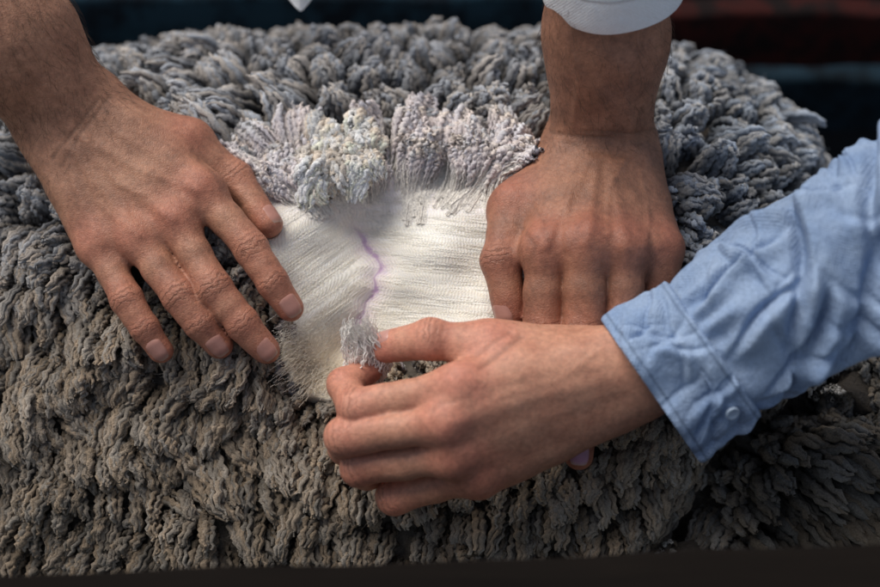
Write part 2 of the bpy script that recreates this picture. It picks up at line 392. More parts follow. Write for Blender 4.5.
def hand_mesh(H,name,mat,parent,origin,lines):
    V,F,G=surfnet(H,.00125)
    disp=np.zeros(len(V)); fold=np.zeros(len(V))
    for pts,amp,w in lines:
        d=px_line(V,G,pts,1.0,w); disp+=d*amp
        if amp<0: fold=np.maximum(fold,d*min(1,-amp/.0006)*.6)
    jd=np.zeros(len(V)); jw=np.zeros(len(V)); red=np.zeros(len(V))
    chains=[(f['j'],f['r'],f['d'],(1,2)) for f in H['f']]+[(H['t']['j'][1:],H['t']['r'][1:],H['t']['d'],(1,))]
    for js,rs,dd,jn in chains:
        for q in jn:
            t=nrm(js[q+1]-js[q-1]); do=nrm(dd-t*(dd@t)); rel=V-js[q]; d=rel@t; rad=np.linalg.norm(rel-d[:,None]*t,axis=1)
            w=np.exp(-(d/(.0058 if q==1 else .0040))**2)*sstep(.15,.75,(rel@do)/np.maximum(rad,1e-4))*(rad<rs[q]*1.5)*(1. if q==1 else .7)
            m_=w>jw; jw=np.where(m_,w,jw); jd=np.where(m_,d,jd)
            red=np.maximum(red,.85*np.exp(-(np.linalg.norm(rel,axis=1)/.015)**2))
        red=np.maximum(red,.95*np.exp(-(np.linalg.norm(V-js[-1],axis=1)/.015)**2))
        red=np.maximum(red,.85*np.exp(-(np.linalg.norm(V-js[0]-nrm(H['dors'])*.008,axis=1)/.016)**2))
    V2=V+G*(disp+.00035*snoise(V,45,21,10))[:,None]
    return mk(name,V2,F,mat,parent,origin,fl=dict(jd=jd,jw=jw,red=red,fold=fold)),V,G
def nail(H,js,r,dd,mat,parent,origin,wide=47,l0=-.0080,l1=.0050):
    a=nrm(js[-1]-js[-2]); do=nrm(dd-a*(dd@a)); sd=np.cross(a,do)
    n_=13; q=np.linspace(-1,1,n_); Pq,Qq=np.meshgrid(q,q,indexing='ij')
    s_=(l0+l1)/2+(l1-l0)/2*Qq*(1-.12*np.abs(Pq)**3*(Qq>0)-.25*np.abs(Pq)**2.5*(Qq<0))
    phi=np.radians(wide)*Pq*(1-.10*np.maximum(-Qq,0)**2-.12*np.maximum(Qq,0)**3)
    O=js[-1]+s_[...,None]*a; di=np.cos(phi)[...,None]*do+np.sin(phi)[...,None]*sd
    rr=np.full(phi.shape,r*.6)
    for it in range(30):
        rr=np.clip(rr-.8*hsdf((O+rr[...,None]*di).reshape(-1,3),H).reshape(phi.shape),0,.02)
    rim=np.maximum(np.abs(Pq),np.maximum(-Qq,0))
    rr=rr+.00040-.0010*rim**6
    V=(O+rr[...,None]*di).reshape(-1,3)
    tipf=sstep(.72,.92,Qq-.15*(1-Pq**2)+.1)
    return mk('fingernail',V,gridfaces(n_,n_),mat,parent,origin,fl=dict(tipf=tipf.ravel()))
def arm_hair(H,V,G,sel,count,parent,origin,axis):
    ii=rng.choice(np.where(sel)[0],count); p=V[ii]; n_=G[ii]; K=5; t=np.linspace(0,1,K)
    tang=nrm(axis+rng.normal(size=(count,3))*.45); tang=nrm(tang-n_*(tang*n_).sum(1,keepdims=True))
    ln=rng.uniform(.006,.014,count)
    P=p[:,None,:]+tang[:,None,:]*(t[None,:,None]*ln[:,None,None])+n_[:,None,:]*(.0024*np.sin(t*2.2)[None,:,None]*rng.uniform(.4,1.2,(count,1,1)))
    Vt,Ft=tubes(P,np.broadcast_to((.00008*(1-.7*t))[None],(count,K)).copy(),3)
    o=mk('arm_hair',Vt,Ft,M_HAIR,parent,origin); o['kind']='stuff'; return o
p1=Wd(L(340,-200,-220)); p1[2]=0
person1=empty('person',p1,'person across the sheep in white shirt pressing both bare hands on the fleece','person')
linesA=[([(85,140),(140,170),(196,190)],.0010,6),([(80,148),(130,190),(172,220)],.0010,6),([(72,150),(110,200),(138,236)],.0010,6),([(62,150),(84,205),(100,243)],.0008,6),
  ([(60,120),(95,150),(118,185),(128,215)],.0006,3.4),([(118,185),(150,196),(165,215)],.0005,3),([(110,130),(150,150),(180,178)],.0006,3.4),([(88,170),(96,200),(120,222)],.0005,2.8),
  ([(20,60),(55,95),(90,140)],.0007,4),([(98,100),(75,130),(52,158)],-.0006,2.2),([(108,98),(84,128),(62,166)],-.0005,2),
  ([(200,160),(222,178),(240,206)],-.0005,3),([(192,150),(210,165),(224,190)],-.0003,2)]
linesB=[([(590,160),(565,205),(545,246)],.0012,6),([(598,160),(592,200),(587,242)],.0013,6),([(607,160),(618,205),(626,246)],.0012,6),([(615,165),(640,205),(659,244)],.0010,6),
  ([(575,165),(570,190),(566,226),(566,248)],.0006,3.4),([(625,160),(608,190),(608,235)],.0006,3.4),([(640,175),(648,205),(646,245)],.0006,3.4),
  ([(550,132),(575,136),(612,138)],-.0005,2),([(585,131),(630,133),(655,130)],-.0004,2),([(560,20),(580,80),(570,140)],.0007,4),([(640,30),(625,90),(635,150)],.0006,4),
  ([(520,225),(535,245),(530,262)],-.0004,3),([(532,205),(545,222),(548,240)],-.0003,2)]
linesC=[([(620,365),(540,372),(462,384)],.0003,7),([(620,378),(540,395),(450,424)],.0004,7),([(618,390),(540,420),(462,452)],.0003,7),
  ([(600,350),(560,380),(510,392),(480,408)],.0003,3),
  ([(520,338),(497,356),(480,368)],-.0006,3),([(510,332),(490,346),(476,356)],-.0004,2),([(470,398),(440,404),(432,412)],-.0003,2.5),([(444,324),(440,340),(444,356)],-.0004,2),([(438,324),(433,340),(437,356)],-.0003,1.8)]
handA,VA,GA=hand_mesh(HA,'arm',M_SKIN1,person1,p1,linesA)
handB,VB,GB=hand_mesh(HB,'arm',M_SKIN1B,person1,p1,linesB)
prop(handA,'bare forearm and hand with fingers spread over the fleece at the left')
prop(handB,'dusty forearm in a white cuff with its hand flat on the fleece')
for H,o in ((HA,handA),(HB,handB)):
    for i,f in enumerate(H['f']): nail(H,f['j'],f['r'][3],f['d'],M_NAILP if (H is HB and i==1) else M_NAIL1,o,p1)
    nail(H,H['t']['j'],H['t']['r'][3],H['t']['d'],M_NAIL1,o,p1)
pxa,pya=topx(VA); pxb,pyb=topx(VB)
arm_hair(HA,VA,GA,(pxa+pya<240)&(GA[:,2]>-.4),1300,handA,p1,nrm(HA['arm'][2][0]-HA['arm'][0][0])+np.array([-.35,-.2,0]))
arm_hair(HB,VB,GB,(pyb<150)&(GB[:,2]>-.5),1000,handB,p1,nrm(HB['arm'][2][0]-HB['arm'][0][0])+np.array([.3,0,0]))
p2=Wd(L(1050,150,60)); p2[2]=0
person2=empty('person',p2,'person in blue chambray shirt reaching in from the right and pinching a tuft of wool','person')
handC,VC,GC=hand_mesh(HC,'arm',M_SKIN2,person2,p2,linesC)
for f in HC['f']: nail(HC,f['j'],f['r'][3],f['d'],M_NAIL2,handC,p2)
nail(HC,HC['t']['j'],HC['t']['r'][3],HC['t']['d'],M_NAIL2,handC,p2)
print('hands',time.time()-T0,len(VA),len(VB),len(VC))
# ------------------------------------------------------------------ sleeves
def spline(pts,n):
    pts=np.array(pts); m_=len(pts); t=np.linspace(0,m_-1,n); out=[]
    for v in t:
        i=min(int(v),m_-2); f=v-i; p0=pts[max(i-1,0)];p1_=pts[i];p2_=pts[i+1];p3=pts[min(i+2,m_-1)]
        out.append(.5*((2*p1_)+(-p0+p2_)*f+(2*p0-5*p1_+4*p2_-p3)*f*f+(-p0+3*p1_-3*p2_+p3)*f**3))
    return np.array(out)
def frame_of(c):
    t=nrm(np.gradient(c,axis=0)); e1=nrm(np.cross(t,np.broadcast_to(NVEC,t.shape))); e2=np.cross(e1,t); return t,e1,e2
def ridges(s,phi,folds):
    d=np.zeros(np.broadcast(s,phi).shape)
    for (s0,f0,ang,ln,w,amp,rad) in folds:
        ds=s-s0; dp=((phi-f0+np.pi)%(2*np.pi)-np.pi)*rad
        al=ds*math.cos(ang)+dp*math.sin(ang); ac=-ds*math.sin(ang)+dp*math.cos(ang)
        ac=ac+.18*al*np.sin(al/ln*2+s0*90)
        crest=np.where(ac<0,np.exp(-(ac/(1.15*w))**2),np.exp(-(ac/(.70*w))**2))
        d=d+amp*np.exp(-(al/ln)**2)*(crest-.85*np.exp(-((ac-1.25*w)/(.5*w))**2))
    return d
cen=spline([L(648,388,52),L(700,353,55),L(780,300,64),L(900,226,80),L(1060,128,100)],260)
arc=np.concatenate([[0],np.cumsum(np.linalg.norm(np.diff(cen,axis=0),axis=1))])
t_,e1,e2=frame_of(cen)
def ring(arcs,phi,r1,r2,disp):
    c=np.stack([np.interp(arcs,arc,cen[:,i]) for i in range(3)],-1); E1=np.stack([np.interp(arcs,arc,e1[:,i]) for i in range(3)],-1); E2=np.stack([np.interp(arcs,arc,e2[:,i]) for i in range(3)],-1)
    cs_,sn_=np.cos(phi),np.sin(phi)
    return c[:,None,:]+((r1[:,None]+disp)*cs_)[...,None]*E1[:,None,:]+((r2[:,None]+disp)*sn_)[...,None]*E2[:,None,:]
NPH=520; phi=np.linspace(0,2*np.pi,NPH,endpoint=False)
fr=np.random.default_rng(4); folds=[]
for i in range(110):
    s0=fr.uniform(.05,.30)
    folds.append((s0,fr.uniform(0,6.28),fr.choice([1.1,1.35,.7,-.9,-1.25,.35])+fr.normal()*.3,fr.uniform(.008,.026),fr.uniform(.0020,.0042),fr.uniform(.0012,.0032),.043))
for s0,f0,an,ln_,w_,am in ((.086,1.0,.80,.036,.0055,.0105),(.106,1.9,1.05,.042,.0060,.012),(.125,1.1,.75,.046,.0075,.0125),(.146,2.0,1.2,.052,.0068,.0135),(.168,1.2,.65,.050,.0085,.0125),(.192,2.1,1.05,.048,.0072,.012),(.22,1.4,.8,.05,.009,.013),
     (.069,1.6,.25,.028,.0042,.0065),(.070,2.3,.15,.026,.0040,.006),(.070,.8,.2,.024,.0040,.006),(.10,2.7,-.6,.032,.0050,.0075),(.13,.5,-.5,.035,.0052,.008),(.15,1.5,-.9,.026,.0045,.0065),(.178,1.7,.3,.032,.005,.007)):
    folds.append((s0,f0,an,ln_,w_,am,.043))
sl=np.linspace(.026,arc[-1],560)
SS,FF=np.meshgrid(sl,phi,indexing='ij')
dsp=ridges(SS,FF,folds)*sstep(.036,.058,SS)
cyl=np.stack([SS,.043*np.cos(FF),.043*np.sin(FF)],-1)
dsp=dsp+.0026*snoise(cyl,12,71,8)*sstep(.04,.075,SS)
dsp=np.where(dsp>0,.016*np.tanh(dsp/.016),.011*np.tanh(dsp/.011))
gath=.0018*np.sin(FF*15+3*np.sin(FF*3))*np.exp(-((SS-.046)/.016)**2)*sstep(.036,.044,SS)
dsp=dsp+gath+.0011*snoise(cyl,26,31,10)*sstep(.03,.05,SS)
r1=np.interp(sl,[0,.040,.062,.12,.2,.35],[.0388,.0388,.0425,.0435,.0445,.052]); r2=np.interp(sl,[0,.040,.062,.12,.2,.35],[.0328,.0328,.0378,.0405,.043,.050])
V=ring(sl,FF,r1,r2,dsp)
sleeve=mk('sleeve',V.reshape(-1,3),gridfaces(len(sl),NPH,True),M_BLUE,person2,p2,fl=dict(cs=SS.ravel(),cp=(FF*.043).ravel(),stitch=np.zeros(SS.size)))
so=np.concatenate([np.linspace(.040,.0015,60),[.0006,0,0,.0006],np.linspace(.002,.036,14)])
ro=np.concatenate([np.full(60,.0),[-.0003,-.0008,-.0016,-.0022],np.full(14,-.0026)])
SS,FF=np.meshgrid(so,phi,indexing='ij')
cyl=np.stack([SS,.043*np.cos(FF),.043*np.sin(FF)],-1)
cf2=np.random.default_rng(9); cfo=[(cf2.uniform(.004,.036),cf2.uniform(.3,3.0),cf2.choice([.2,.9,-.6,1.2]),cf2.uniform(.010,.022),cf2.uniform(.0022,.004),cf2.uniform(.0010,.0022),.043) for _ in range(20)]
wav=.0042*np.sin(FF*3+.6)+.0020*np.sin(FF*7+SS*60)
cd=ro[:,None]+wav*(1-.6*SS/.04)+.0026*snoise(cyl,20,36,8)+.0010*snoise(cyl,55,37,8)+ridges(SS,FF,cfo)*(ro>-.001)[:,None]
cd[0]-=.0030; cd[1]-=.0012
stc=(np.exp(-((SS-.0035)/.0006)**2)+np.exp(-((SS-.0365)/.0006)**2))*(ro>-.001)[:,None]
r1=np.full(len(so),.0405);r2=np.full(len(so),.0345)
V=ring(so,FF,r1,r2,cd)
cuff=mk('cuff',V.reshape(-1,3),gridfaces(len(so),NPH,True),M_BLUE,sleeve,p2,fl=dict(cs=SS.ravel(),cp=(FF*.043).ravel(),stitch=np.clip(stc,0,1).ravel()))
m,nt,b=newmat('button_shell'); b.inputs['Base Color'].default_value=(.36,.45,.57,1); b.inputs['Roughness'].default_value=.45; M_BTN=m
def button(bc,bn,rad,parent,origin):
    bn=nrm(bn); b1=nrm(np.cross(bn,np.array([0,1,.3]))); b2=np.cross(bn,b1)
    pr=[(0,.0007),(.35,.0007),(.62,.0008),(.8,.0013),(.93,.0013),(1,.0008),(1,.0),(0,-.0004)]
    a=np.linspace(0,2*np.pi,28,endpoint=False); V=[]
    for r_,h_ in pr: V.append(bc+rad*max(r_,.02)*(np.cos(a)[:,None]*b1+np.sin(a)[:,None]*b2)+bn*h_)
    return mk('button',np.concatenate(V),gridfaces(len(pr),28,True),M_BTN,parent,origin)
cv=V[:60].reshape(-1,3); a_,b__=topx(cv); dd=np.hypot(a_-731,b__-412)+np.where(cv[:,2]<.05,999,0); i_=int(dd.argmin()); q=cv[i_]
cc_=np.array([np.interp(SS.ravel()[i_],arc,cen[:,k]) for k in range(3)]); bn_=nrm(q-cc_)+np.array([0,0,.35])
button(q+nrm(bn_)*.0009,bn_,.0036,sleeve,p2)
def simple_sleeve(pts,rr,parent,origin,mat,seed,flat=1.0):
    global cen,arc,e1,e2
    cen=spline(pts,120); arc=np.concatenate([[0],np.cumsum(np.linalg.norm(np.diff(cen,axis=0),axis=1))]); t__,e1,e2=frame_of(cen)
    f2=np.random.default_rng(seed); fo=[(f2.uniform(.02,.16),f2.uniform(0,6.28),f2.choice([1.3,-1.2,.5])+f2.normal()*.2,f2.uniform(.015,.04),f2.uniform(.003,.006),f2.uniform(.001,.003),.036) for _ in range(26)]
    so=np.concatenate([np.linspace(.03,.0006,12),[0,0,.0006],np.linspace(.001,arc[-1],160)])
    ro=np.concatenate([np.full(12,-.0028),[-.0022,-.0008,-.0002],np.zeros(160)])
    SS,FF=np.meshgrid(so,phi,indexing='ij')
    dd=ro[:,None]+(ridges(SS,FF,fo)*sstep(.012,.03,SS)+.0018*snoise(np.stack([SS,FF*.036],-1),18,seed,8))*np.where(ro<-.001,.0,1)[:,None]
    dd=dd+.0012*np.exp(-((SS-.011)/.010)**4)*(ro>-.001)[:,None]
    r1=np.interp(so,[0,.2],rr); r2=r1*flat
    st=np.exp(-((SS-.021)/.0007)**2)*(ro>-.001)[:,None]
    V=ring(so,FF,r1,r2,dd)
    return mk('sleeve',V.reshape(-1,3),gridfaces(len(so),NPH,True),mat,parent,origin,fl=dict(cs=SS.ravel(),cp=(FF*.036).ravel(),stitch=st.ravel()))
simple_sleeve([L(616,-8,30),L(614,-67,58),L(611,-150,92),L(607,-240,125)],(.0362,.045),person1,p1,M_SHIRT,8,.97)
# hanging front of the white shirt, its hem just dipping into view at the top
sx=np.linspace(150,470,120); sv_=np.linspace(0,1,60); SX,SV=np.meshgrid(sx,sv_,indexing='ij')
hem=9-np.abs(SX-301)*.70+3*np.sin(SX*.09)-6*(1-np.exp(-((SX-301)/14)**2)); SY=hem-SV*230
SNn=-95+60*SV+5*np.sin(SX*.06+SV*2)+3*np.sin(SX*.13+1)
k_s=(D-SNn/1000)*KX
V=np.stack([(SX-440)*k_s,(293.5-SY)*k_s,SNn/1000],-1)
mk('shirt',V.reshape(-1,3),gridfaces(120,60),M_SHIRT,person1,p1,fl=dict(cs=(SX*.0006).ravel(),cp=(SY*.0006).ravel(),stitch=np.exp(-((SV-.06)/.006)**2).ravel()))
print('cloth',time.time()-T0)
# ------------------------------------------------------------------ white parted wool
WPOLY=np.array([(252,150),(290,150),(340,158),(400,160),(460,150),(512,150),(512,325),(420,335),(380,345),(362,372),(346,392),(328,398),(308,392),(294,378),(286,358),(290,325),(272,250)],float)
LPOLY=np.array([(262,172),(290,165),(340,160),(400,160),(460,150),(512,150),(512,325),(420,335),(378,345),(362,362),(350,372),(334,378),(318,371),(310,375),(302,360),(298,346),(298,325),(272,250)],float)
def inpoly(px,py,poly):
    r=np.zeros(np.shape(px),bool); j=len(poly)-1
    for i in range(len(poly)):
        xi,yi=poly[i]; xj,yj=poly[j]
        c=((yi>py)!=(yj>py))&(px<(xj-xi)*(py-yi)/(yj-yi+1e-12)+xi); r^=c; j=i
    return r
def polydist(px,py,poly):
    q=np.stack([px,py],-1); best=np.full(np.shape(px),1e9)
    for i in range(len(poly)):
        a=poly[i];b_=poly[(i+1)%len(poly)]; d=b_-a; t=np.clip(((q-a)@d)/(d@d),0,1); best=np.minimum(best,np.linalg.norm(q-a-t[...,None]*d,axis=-1))
    return best
gxs=np.linspace(L(205,0,0)[0],L(550,0,0)[0],420); gus=np.linspace(L(0,440,0)[1],L(0,95,0)[1],420)
GX,GU=np.meshgrid(gxs,gus,indexing='ij')
sd,sarc,ssg=poly_d(GX,GU,SEAM); vd,_,vsg=poly_d(GX,GU,VALLEY)
w_=sstep(.008,.02,sd); along=sd*ssg*(1-w_)+vd*vsg*w_; right=(ssg>0)
wob=.0018*snoise(np.stack([GX,GU],-1),55,41,8)
across=np.where(right,GU+.10*GX,GU*.80-GX*.60+.02)+wob*.4
bund=snoise(np.stack([across*1.0,along*.10],-1),90,43,8)+.25*snoise(np.stack([across,along*.08],-1),260,44,8)
GN=Smm(GX,GU)-.004+.00020*bund*sstep(0,.01,sd)
GPx,GPy=topx(np.stack([GX,GU,GN],-1))
ins_=inpoly(GPx,GPy,WPOLY); pdist=polydist(GPx,GPy,WPOLY); outd=np.where(ins_,0,pdist)
GN=GN-.022*sstep(0,22,outd)
yel=np.clip(.8*sstep(310,360,GPy)+.25*np.exp(-(sd/.012)**2),0,1)
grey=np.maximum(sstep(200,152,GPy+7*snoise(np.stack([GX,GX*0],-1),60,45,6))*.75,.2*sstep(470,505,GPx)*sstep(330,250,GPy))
sw_=.0007+.0012*np.clip(.5+.8*snoise(np.stack([GX,GU],-1),70,47,6),0,1.6)
seamv=np.exp(-((sd+wob*.35)/sw_)**2)*sstep(220,245,GPy)*sstep(348,325,GPy)
bleed=np.clip(1.0*np.exp(-(sd/.0070)**2)*sstep(212,245,GPy)*sstep(354,328,GPy)+.55*sstep(232,198,GPy),0,1)
keep=ins_|(pdist<22)
F=gridfaces(420,420); F=F[keep.ravel()[F].all(1)]
used=np.unique(F); rm=np.full(GX.size,-1); rm[used]=np.arange(len(used)); F=rm[F]
def collide(P,margin=.001,iters=7):
    for H in (HA,HB,HC):
        msk=np.where(((P>H['lo'])&(P<H['hi'])).all(1))[0]
        if not len(msk): continue
        for it in range(iters):
            s_=hsdf(P[msk],H); q=s_<margin
            if not q.any(): break
            P[msk[q],2]-=(margin-s_[q])*1.15
            msk=msk[q]
    return P
WV=np.stack([GX,GU,GN],-1).reshape(-1,3)[used].copy(); WV=collide(WV,.0006)
pw=mk('parted_wool',WV,F,M_WHITE,sheep,sheep_base,fl={k:v.ravel()[used] for k,v in dict(along=along,across=across,yellow=yel,grey=grey,seam=seamv,bleed=bleed).items()})
pw['label']='clean creamy white inner wool exposed along the parting'
print('white',time.time()-T0)
# ------------------------------------------------------------------ fleece locks
def thin(P,rad,cell):
    acc={}; out=[]; Pl=P.tolist(); Rl=(rad**2).tolist()
    for i,p in enumerate(Pl):
        c=(int(p[0]//cell),int(p[1]//cell),int(p[2]//cell)); rr=Rl[i]; good=True
        for a in (-1,0,1):
            for b_ in (-1,0,1):
                for c_ in (-1,0,1):
                    for q in acc.get((c[0]+a,c[1]+b_,c[2]+c_),()):
                        if (q[0]-p[0])**2+(q[1]-p[1])**2+(q[2]-p[2])**2<rr: good=False;break
                    if not good:break
                if not good:break
            if not good:break
        if good: acc.setdefault(c,[]).append(p); out.append(i)
    return np.array(out)
px,py=topx(BP); vis=(PH>-1.2)&(PH<2.0)&(px>-50)&(px<920)&(py<590)
pr=(area*vis).ravel(); pr/=pr.sum()
def sample(cand):
    ci=rng.choice(len(pr),cand,p=pr); return BP.reshape(-1,3)[ci]+rng.normal(size=(cand,3))*.0006, BNrm.reshape(-1,3)[ci]
def lrf(x,y): return sstep(690,760,x)*sstep(390,440,y)
def upf(x,y): return np.clip(sstep(290,150,y)+sstep(640,760,x)*sstep(380,250,y)+.4*lrf(x,y),0,1)
TC,TN=sample(16000); a_,b_=topx(TC); k_=thin(TC,.0110+.0090*upf(a_,b_),.0208); TC=TC[k_]
CP,CN=sample(70000)
cpx,cpy=topx(CP); ok=~inpoly(cpx,cpy,LPOLY); CP,CN,cpx,cpy=CP[ok],CN[ok],cpx[ok],cpy[ok]
k_=thin(CP,.0060+.0022*upf(cpx,cpy)+.0028*lrf(cpx,cpy),.0115); CP,CN,cpx,cpy=CP[k_],CN[k_],cpx[k_],cpy[k_]; up=upf(cpx,cpy); lrv=lrf(cpx,cpy)
M=len(CP); print('locks',M,len(TC),time.time()-T0)
kd=KDTree(len(TC)); 
for i,p in enumerate(TC): kd.insert(p,i)
kd.balance()
ti=np.array([kd.find(p)[1] for p in CP]); tvec=TC[ti]-CP; tvec=tvec-CN*(tvec*CN).sum(1,keepdims=True); tdist=np.linalg.norm(tvec,axis=1)
trnd=np.random.default_rng(77).uniform(0,1,len(TC))[ti]; tdir=np.random.default_rng(78).normal(size=(len(TC),3))[ti]
pd=polydist(cpx,cpy,LPOLY)
pc=L(385,262,0)[:2]; rel=CP[:,:2]-pc; dist=np.linalg.norm(rel,axis=1); aw=rel/np.maximum(dist,1e-4)[:,None]
near=np.exp(-np.maximum(dist-.055,0)/.07)*sstep(330,260,cpy)
dr2=np.stack([.32*snoise(CP[:,:2],11,51,6),-1.12+.14*snoise(CP[:,:2],20,54,6)],-1)
dr2=dr2*(1-up)[:,None]+np.stack([aw[:,0]*.55+.45*snoise(CP[:,:2],16,52,6),aw[:,1]*.5-.15+.45*snoise(CP[:,:2],16,53,6)],-1)*up[:,None]
dr2=dr2*(1-near*.8)[:,None]+aw*(near*.8)[:,None]
dr2=dr2*(1-lrv)[:,None]+np.array([[1.0,-1.0]])*lrv[:,None]
inn=(sstep(26,4,pd)*sstep(300,340,cpy)*(cpx<430))[:,None]
dr2=dr2*(1-inn)+(-aw*.55+rng.normal(size=aw.shape)*.45)*inn
dr=np.concatenate([dr2*.88,np.zeros((M,1))],1)+tdir*(.13+.12*up)[:,None]+rng.normal(size=(M,3))*.08
dr=dr-CN*(dr*CN).sum(1,keepdims=True)
ln=(rng.uniform(.029,.036,M)*(.88+.24*trnd)+.006*up+.012*lrv)*(1-.25*inn[:,0])
dr=dr+tvec/ln[:,None]*(.85+.60*up)[:,None]*(1-inn)*(1-lrv)[:,None]
K=15; SUB=10
rl=rng.uniform(.0030,.0041,M)+.0018*up+.0024*lrv
rnd=np.clip(.55*trnd+.45*rng.uniform(0,1,M),0,1)
hN=.58+(.07+.15*up)*np.exp(-(tdist/.007)**2)+.15*up-.08*lrv
root=CP-CN*.017
def locks(root,nn,dr,ln,rl,hN,rnd,SUB,K,amp=1.0,thick=.38,taper=0.,spread=.07):
    M=len(root); t=np.linspace(0,1,K); thick=np.broadcast_to(thick,(M,)); taper=np.broadcast_to(taper,(M,)); spread=np.broadcast_to(spread,(M,))
    side=nrm(np.cross(nn,dr)+1e-6); dru=nrm(dr)
    P=root[:,None,:]+ln[:,None,None]*(nn[:,None,:]*(hN[:,None]*(t-.29*t**2.5)[None])[...,None]+dr[:,None,:]*(.60*t**1.55)[None,:,None])
    cu=rng.uniform(-.0025,.0025,(M,1,1)); P=P+side[:,None,:]*cu*(t**2)[None,:,None]*1.8-nn[:,None,:]*(.003*sstep(.7,1,t)**1.5)[None,:,None]
    f=rng.uniform(4.2,5.6,M); phs=rng.uniform(0,6.28,M)
    n2=nrm(np.cross(side,nn*.5+dru*.5)); 
    arc_=6.283*f[:,None]*t[None]+phs[:,None]
    a=rng.uniform(0,6.28,(M,SUB)); q=np.sqrt(rng.uniform(.05,1,(M,SUB)))
    ox=(np.cos(a)*q*rl[:,None]); oy=(np.sin(a)*q*rl[:,None])
    env=((.85+.30*np.sin(np.pi*t**.8))[None]*(1-(.10+.40*taper)[:,None]*(t**3)[None]))[:,None,:]
    e=P[:,None,:,:]+(ox[:,:,None]*env)[...,None]*side[:,None,None,:]+(oy[:,:,None]*env)[...,None]*n2[:,None,None,:]
    ar_=arc_[:,None,:]+rng.normal(size=(M,SUB,1))*.34
    e=e+(.00090*amp*np.sin(ar_))[...,None]*side[:,None,None,:]+(.0008*amp*np.cos(ar_))[...,None]*n2[:,None,None,:]
    e=e+rng.normal(size=(M,SUB,K,3))*(.00011+.00018*sstep(.75,1,t))[None,None,:,None]
    lf=1.03-spread[:,None]*rng.uniform(0,2,(M,SUB)); 
    e=root[:,None,None,:]+(e-root[:,None,None,:])*lf[:,:,None,None]
    rs=(rl*thick)[:,None,None]*rng.uniform(.7,1.25,(M,SUB,1))*((.85+.30*np.sin(np.pi*t))*(1-sstep(.90,1.0,t)*.45))[None,None,:]*(1-(taper*.45)[:,None,None]*(sstep(.55,1,t))[None,None])
    rs=rs*(1+.18*np.sin(ar_*2)+rng.normal(size=(M,SUB,K))*.05)
    tv=np.broadcast_to(t[None,None],(M,SUB,K)); rv=np.clip(np.broadcast_to(rnd[:,None,None],(M,SUB,K))+rng.normal(size=(M,SUB,1))*.1,0,1)
    return e.reshape(-1,K,3),rs.reshape(-1,K),tv.reshape(-1,K),rv.reshape(-1,K)
def lockcol(P,t,rnd,white=None):
    px,py=topx(P); up_=np.clip(sstep(350,170,py)+sstep(620,760,px)*sstep(400,240,py),0,1)[...,None]
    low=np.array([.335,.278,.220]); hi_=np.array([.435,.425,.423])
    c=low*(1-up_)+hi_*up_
    c=c*(1-.50*sstep(690,780,px)*sstep(380,450,py))[...,None]*(1-.30*sstep(440,570,py))[...,None]  # shade toward the bottom and lower right, painted into the wool colour
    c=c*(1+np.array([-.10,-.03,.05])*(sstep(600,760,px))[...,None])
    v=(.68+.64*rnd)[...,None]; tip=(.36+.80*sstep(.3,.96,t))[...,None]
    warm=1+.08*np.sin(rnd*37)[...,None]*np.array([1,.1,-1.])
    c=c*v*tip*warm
    if white is not None:
        wc=np.array([.93,.885,.815]); lil=np.array([.63,.575,.65])
        w1=sstep(.85,.22,t/white)[...,None]; w2=np.exp(-((t/white-.66)/.30)**2)[...,None]*.6
        c=c*(1-w2)+lil*w2; c=c*(1-w1)+wc*w1
    return c
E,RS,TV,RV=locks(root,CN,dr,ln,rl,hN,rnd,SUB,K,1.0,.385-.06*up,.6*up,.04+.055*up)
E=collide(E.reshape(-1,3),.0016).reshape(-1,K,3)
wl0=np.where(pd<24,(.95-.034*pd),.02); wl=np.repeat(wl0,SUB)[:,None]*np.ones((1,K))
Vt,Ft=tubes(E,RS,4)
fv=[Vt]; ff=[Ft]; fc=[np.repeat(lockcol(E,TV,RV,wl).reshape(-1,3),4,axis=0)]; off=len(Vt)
print('main',time.time()-T0)
# crown: flat broad staples pulled back above the parting, fanning out like petals
NC=26; PER=6
cx_=np.linspace(268,506,NC)+rng.uniform(-5,5,NC); cang=(cx_-385)/130*1.10+rng.normal(size=NC)*.20; cln=rng.uniform(.050,.080,NC); cb=rng.uniform(-.014,.014,NC); clift=rng.uniform(.003,.013,NC); ccu=rng.uniform(-.2,1.3,NC); crow=rng.uniform(-20,10,NC); cr_=rng.uniform(.5,1,NC)
edge_=(cx_<296)|(cx_>486); clift=np.where(edge_,.001,clift); ccu=np.where(edge_,-.2,ccu); cln=np.where(edge_,cln*.75,cln); cang=np.where(cx_<296,np.maximum(cang,-.18),cang); cang=np.where(cx_>486,np.minimum(cang,.15),cang)
ci_=np.repeat(np.arange(NC),PER); MC=NC*PER
rx=cx_[ci_]+rng.uniform(-12,12,MC); ry=214-18*((rx-385)/140)**2+crow[ci_]+rng.uniform(-6,6,MC)
ang=cang[ci_]+(rx-cx_[ci_])*.002+rng.normal(size=MC)*.09
ln2=cln[ci_]*rng.uniform(.78,1.06,MC); K2=28; t2=np.linspace(0,1,K2)
r0=np.stack([L(a,b_,-20)[:2] for a,b_ in zip(rx,ry)]); dr_=np.stack([np.sin(ang),np.cos(ang)],-1)
sdv=np.stack([dr_[:,1],-dr_[:,0],0*ang],-1)
xy=r0[:,None,:]+dr_[:,None,:]*(ln2[:,None]*(t2-.18*t2**4)[None])[...,None]
bend=(cb[ci_]+rng.uniform(-.004,.004,MC))[:,None]; xy=xy+(bend*t2**2.2)[...,None]*sdv[:,None,:2]
nz=Smm(xy[...,0],xy[...,1])-.0052+(clift[ci_]+rng.uniform(-.002,.002,MC))[:,None]*(sstep(.12,.85,t2))[None]+.012*(t2[None]**3)*ccu[ci_][:,None]
P=np.concatenate([xy,nz[...,None]],-1)
